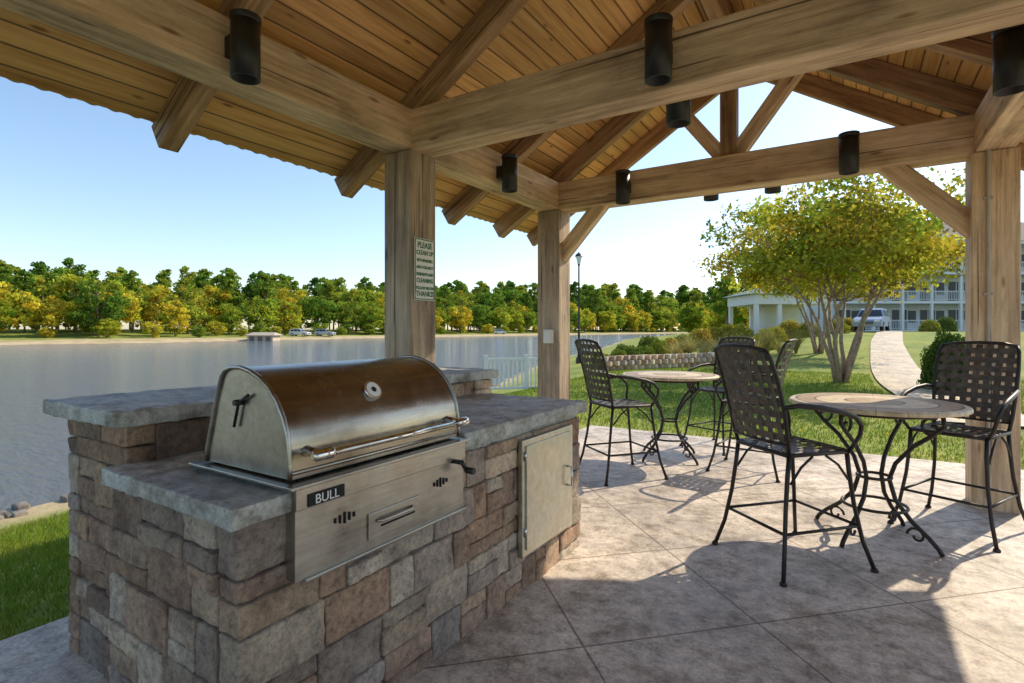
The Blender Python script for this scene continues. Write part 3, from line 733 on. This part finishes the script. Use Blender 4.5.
# grass blades
def blades(name,n,x0,x1,y0,y1,h,w,excl=None):
    X=rng.uniform(x0,x1,n); Y=rng.uniform(y0,y1,n); z,sd,_=zf(X,Y)
    k=(sd>.8)&~((X>-3.50)&(X<6.02)&(Y<7.82)); 
    if excl is not None: k&=~excl(X,Y)
    X,Y,z=X[k],Y[k],z[k]; n=len(X); a=rng.random(n)*6.28; hh=h*(.5+rng.random(n)); lx=rng.normal(size=n)*hh*.45; ly=rng.normal(size=n)*hh*.45
    b0=np.stack([X-np.cos(a)*w,Y-np.sin(a)*w,z-.01],1); b1=np.stack([X+np.cos(a)*w,Y+np.sin(a)*w,z-.01],1); tp=np.stack([X+lx,Y+ly,z+hh],1)
    V=np.stack([b0,b1,tp],1).reshape(-1,3); mb=MB(); v=.6+.7*rng.random(n)
    mb.v=list(map(tuple,V.tolist())); mb.f=[(3*i,3*i+1,3*i+2) for i in range(n)]; mb.m=[0]*n; mb.sm=[False]*n
    mb.c=list(map(tuple,np.repeat(np.stack([v,v,v],1),3,axis=0).tolist())); mb.obj(name,[M_blade])
def expath(X,Y):
    cx,cy=toCam(X,Y); P=[(7.6,8.4),(10.9,14.6),(14.3,20),(21,30)]; m=np.zeros(len(cx),bool)
    for a,bq in zip(P[:-1],P[1:]):
        e=np.array(bq)-a; t=np.clip(((cx-a[0])*e[0]+(cy-a[1])*e[1])/(e@e),0,1); m|=np.hypot(cx-a[0]-t*e[0],cy-a[1]-t*e[1])<.85
    return m
blades('lawn_grass',90000,-8.3,-3.4,.2,6,.05,.0035)
blades('lawn_grass',90000,-8,9,7.8,22,.055,.009,expath)
# fallen leaves on the lawn below the tree
cen=[]; 
for i in range(200):
    X=rng.uniform(-3.3,5.8); Y=rng.uniform(8.2,15); cen.append((X,Y,z1(X,Y)+.06))
mb=MB(); mb.quads(np.array(cen),.05,0,np.ones((len(cen),3)),rng); mb.obj('fallen_leaves',[M_leaf_tree])
# shoreline rocks
mb=MB(); rr=random.Random(4)
for i in range(110):
    t=rr.random()
    segs=[((-9.5,.25),(-6.3,5.2)),((-6.3,5.2),(-5.4,7)),((-5.4,7),(-4.2,12)),((-4.2,12),(-.9,20))]
    a,bq=rr.choice(segs); cx=a[0]+(bq[0]-a[0])*t+rr.uniform(-.1,.35); cy=a[1]+(bq[1]-a[1])*t; X,Y=C(cx,cy); s_=rr.uniform(.04,.12); v=rr.uniform(.2,.42)
    rblock(mb,(X,Y,z1(X,Y)+s_*.1),(s_,s_*rr.uniform(.6,1),s_*.5),(v,v*.93,v*.83),s_*.3,i)
mb.obj('shoreline_rocks',[M_stone])

# white railing (dock)
dk=empty('white_railing'); mb=MB()
x0,x1,d=-.75,1.6,15.5
P0=Vector(C(x0,d)+(0,)); P1=Vector(C(x1,d+.6)+(0,)); zg=-.35; L=(P1-P0).length; an=math.atan2((P1-P0).y,(P1-P0).x)
for zz,tt in ((zg+1.0,.07),(zg+.15,.06)): c=(P0+P1)/2; mb.box((c.x,c.y,zz),(L,.06,tt),0,an)
k=int(L/.13)
for i in range(k+1):
    p=P0.lerp(P1,i/k); big=(i%9==0); mb.box((p.x,p.y,zg+.55),(.11 if big else .045,.11 if big else .045,1.15 if big else .85),0,an)
mb.obj('railing',[M_white],dk)
# street lamp
def lamp(cx,cy,h):
    X,Y=C(cx,cy); z=z1(X,Y); mb=MB()
    mb.lathe([(.16,0),(.16,.25),(.09,.35),(.065,.5),(.05,h*.5),(.04,h-.5),(.07,h-.46),(.05,h-.4)],(0,0,0),14,0)
    mb.lathe([(.08,h-.4),(.17,h-.02),(.165,h)],(0,0,0),8,1,(1,1,1),False); mb.lathe([(.22,h),(.14,h+.12),(.03,h+.2),(.0,h+.3)],(0,0,0),12,0)
    mb.obj('street_lamp',[M_black,M_white],None,0,(X,Y,z))
lamp(3.5,28,5.6)
# low stone retaining wall in front of the planting bed
mb=MB(); rw_=random.Random(3)
for k in range(3):
    for i in range(20):
        cx=3.5+i*.31+(k%2)*.15; cy=20.2+.16*i; X,Y=C(cx,cy); v=rw_.uniform(.8,1.1)
        rblock(mb,(X,Y,z1(X,Y)+.08+k*.19),(.13,.13,.092),tuple(q*v for q in rw_.choice(PAL)),.02,i)
mb.obj('stone_retaining_wall',[M_stone])

# car
def car_mesh(col,name):
    m=simple(name+'_paint',col,.3,.2,.05); gl=simple(name+'_glass',(.02,.025,.03),.1); ty=simple(name+'_tyre',(.02,.02,.02),.9)
    mb=MB()
    body=[(-2.3,.35),(-2.35,.7),(-2.25,1.0),(-2.1,1.08),(1.0,1.08),(1.9,.98),(2.25,.85),(2.35,.6),(2.3,.33)]
    def ext(prof,w0,w1,z0,z1_,mat):
        n=len(prof); V=[]
        for s_ in (-1,1):
            for x,z in prof: w=w0+(w1-w0)*(z-z0)/(z1_-z0); V.append((x,s_*w,z))
        F=[(i,(i+1)%n,(i+1)%n+n,i+n) for i in range(n)]+[tuple(range(n))[::-1],tuple(range(n,2*n))]; mb.add(V,F,mat)
    ext(body,.92,.88,.33,1.08,0); ext([(-2.15,1.07),(-1.95,1.62),(-1.7,1.72),(.1,1.72),(.35,1.64),(1.05,1.07)],.87,.68,1.07,1.72,0)
    for s_ in (-1,1):
        for w in ([(-1.95,1.12),(-1.8,1.55),(-1.15,1.58),(-1.15,1.12)],[(-1.07,1.12),(-1.07,1.6),(-.3,1.6),(-.3,1.12)],[(-.22,1.12),(-.22,1.6),(.2,1.58),(.8,1.12)]):
            V=[(x,s_*(.87-(.19)*(z-1.07)/.65+.006),z) for x,z in w]; mb.add(V,[(0,1,2,3)],1)
    mb.add([(.42,-.62,1.6),(.42,.62,1.6),(1.04,.8,1.12),(1.04,-.8,1.12)],[(0,1,2,3)],1); mb.add([(-2.0,-.62,1.58),(-2.0,.62,1.58),(-2.165,.8,1.12),(-2.165,-.8,1.12)],[(0,1,2,3)],1)
    for x in (-1.45,1.4):
        for s_ in (-1,1): mb.tube([(x,s_*.7,.35),(x,s_*.95,.35)],.35,18,2); mb.tube([(x,s_*.95,.35),(x,s_*.96,.35)],.2,12,0)
    mb.box((2.33,.62,.75),(.06,.35,.14),3); mb.box((2.33,-.62,.75),(.06,.35,.14),3); mb.box((2.34,0,.6),(.05,.8,.2),1)
    return mb.mesh(name,[m,gl,ty,M_white])
SUV=car_mesh((.3,.38,.5),'suv_blue'); WC=car_mesh((.7,.7,.7),'car_white'); SC=car_mesh((.4,.42,.44),'car_silver')
def putcar(me,pxx,d,rot,name='parked_car'):
    cx,cy=px(pxx,d); X,Y=C(cx,cy); inst(me,name,(X,Y,z1(X,Y)+.07),TH+rot)
putcar(SUV,872,41.5,-2.3,'parked_suv')
for pxx,d,me_ in ((300,125,WC),(325,130,SC),(395,160,WC),(500,198,WC)): putcar(me_,pxx,d,R.uniform(-.4,.4))
# lakeside building on far shore
hut=empty('lakeside_boathouse'); cx,cy=px(264,107); X,Y=C(cx,cy)
mb=MB(); mb.box((0,0,.35),(5,3.4,1.5),0); mb.add([(-3,-2.2,1.1),(3,-2.2,1.1),(3,2.2,1.1),(-3,2.2,1.1),(-2.2,0,1.7),(2.2,0,1.7)],[(0,1,5,4),(1,2,5),(2,3,4,5),(3,0,4),(3,2,1,0)],1)
for k in range(3): mb.box((-1.6+k*1.6,-1.72,.45),(.9,.06,.8),2)
mb.obj('boathouse_body',[simple('tan_siding',(.58,.47,.34),.8),simple('hut_roof',(.45,.38,.3),.8),simple('hut_openings',(.2,.15,.11),.8)],hut); hut.location=(X,Y,z1(X,Y)+.3); hut.rotation_euler=(0,0,TH)
# ---------------------------------------------------------------- apartment building
ap=empty('apartment_building')
M_sid=simple('siding',(.66,.66,.64),.7,0,.06); M_shin=simple('shingles',(.16,.15,.15),.9,0,.3,6); M_glass=simple('window_glass',(.04,.045,.055),.3)
mb=MB(); W=30; bx=34.2; bz=1.35; bd=56
mb.box((bx+W/2,bd+6,bz+4.6),(W,10,9.2),0)
for fl in range(3):
    z=bz+fl*3.0
    mb.box((bx+W/2,bd+.1,z+.02),(W+.3,2.2,.28),1)
    for k in range(11):
        x=bx+k*3.0; mb.box((x,bd-.9,z+1.6),(.25,.25,2.9),1)
    for k in range(10):
        x=bx+1.5+k*3.0
        mb.box((x-.45,bd+.97,z+1.25),(1.5,.08,2.1),2); mb.box((x-.45,bd+.94,z+1.25),(.07,.08,2.1),1); mb.box((x+.9,bd+.97,z+1.55),(.8,.08,1.3),2)
        mb.box((x-.45,bd+.95,z+2.36),(1.7,.1,.12),1)
    mb.box((bx+W/2,bd-.9,z+1.15),(W,.08,.07),1); mb.box((bx+W/2,bd-.9,z+.3),(W,.06,.05),1)
    for k in range(int(W/.17)): mb.box((bx+k*.17,bd-.9,z+.7),(.035,.035,.85),1)
mb.box((bx+W/2,bd+.0,bz+9.15),(W+.6,2.6,.35),1)
rz=bz+9.3; V=[(bx-.8,bd-1.4,rz),(bx+W+.8,bd-1.4,rz),(bx+W+.8,bd+11.8,rz),(bx-.8,bd+11.8,rz),(bx+5,bd+5.2,rz+3.2),(bx+W-5,bd+5.2,rz+3.2)]
mb.add(V,[(0,1,5,4),(1,2,5),(2,3,4,5),(3,0,4),(0,3,2,1)],3)
o=mb.obj('building_mesh',[M_sid,M_white,M_glass,M_shin],ap); ap.rotation_euler=(0,0,TH)
# pool shelter
sh=empty('pool_shelter'); mb=MB(); cx,cy=px(776,42); bz=.9
mb.box((cx,cy,bz+2.9),(5.6,5,.75),1); mb.add([(cx-3.2,cy-2.9,bz+3.28),(cx+3.2,cy-2.9,bz+3.28),(cx+3.2,cy+2.9,bz+3.28),(cx-3.2,cy+2.9,bz+3.28),(cx,cy,bz+4.3)],[(0,1,4),(1,2,4),(2,3,4),(3,0,4),(3,2,1,0)],3)
for a in (-2.6,-.9,.9,2.6):
    for bb in (-2.3,2.3): mb.box((cx+a,cy+bb,bz+1.3),(.28,.28,2.7),1)
mb.box((cx+1,cy+1.5,bz+1.2),(3,1.5,2.6),0)
mb.obj('shelter_mesh',[M_sid,M_white,M_glass,simple('green_roof',(.1,.17,.13),.6)],sh); sh.rotation_euler=(0,0,TH)

# ---------------------------------------------------------------- light, sky, camera
SV=Vector((.42,.907,0)).normalized(); EL=math.radians(39)
S=Vector((SV.x*math.cos(EL),SV.y*math.cos(EL),math.sin(EL)))
sun=bpy.data.lights.new('sun','SUN'); sun.energy=5.0; sun.angle=math.radians(.53); sun.color=(1,.87,.66)
so=bpy.data.objects.new('sun',sun); so.rotation_euler=S.to_track_quat('Z','Y').to_euler(); scn.collection.objects.link(so)
w=bpy.data.worlds.new('World'); scn.world=w; w.use_nodes=True; nt=w.node_tree; bg=nt.nodes['Background']
sk=nt.nodes.new('ShaderNodeTexSky'); sk.sky_type='NISHITA'; sk.sun_disc=False; sk.sun_elevation=EL; sk.sun_rotation=math.atan2(SV.x,SV.y)
sk.air_density=1.1; sk.dust_density=.7; sk.ozone_density=2.2
nt.links.new(sk.outputs[0],bg.inputs[0]); bg.inputs[1].default_value=.225
cam=bpy.data.cameras.new('camera'); co=bpy.data.objects.new('camera',cam); scn.collection.objects.link(co)
co.location=(0,0,1.5); co.rotation_euler=(math.pi/2,0,TH); cam.sensor_width=36; cam.lens=535*36/1024; cam.shift_y=-.0112; cam.clip_end=3000; cam.clip_start=.05
scn.camera=co
scn.view_settings.view_transform='Standard'; scn.view_settings.look='None'; scn.view_settings.exposure=0
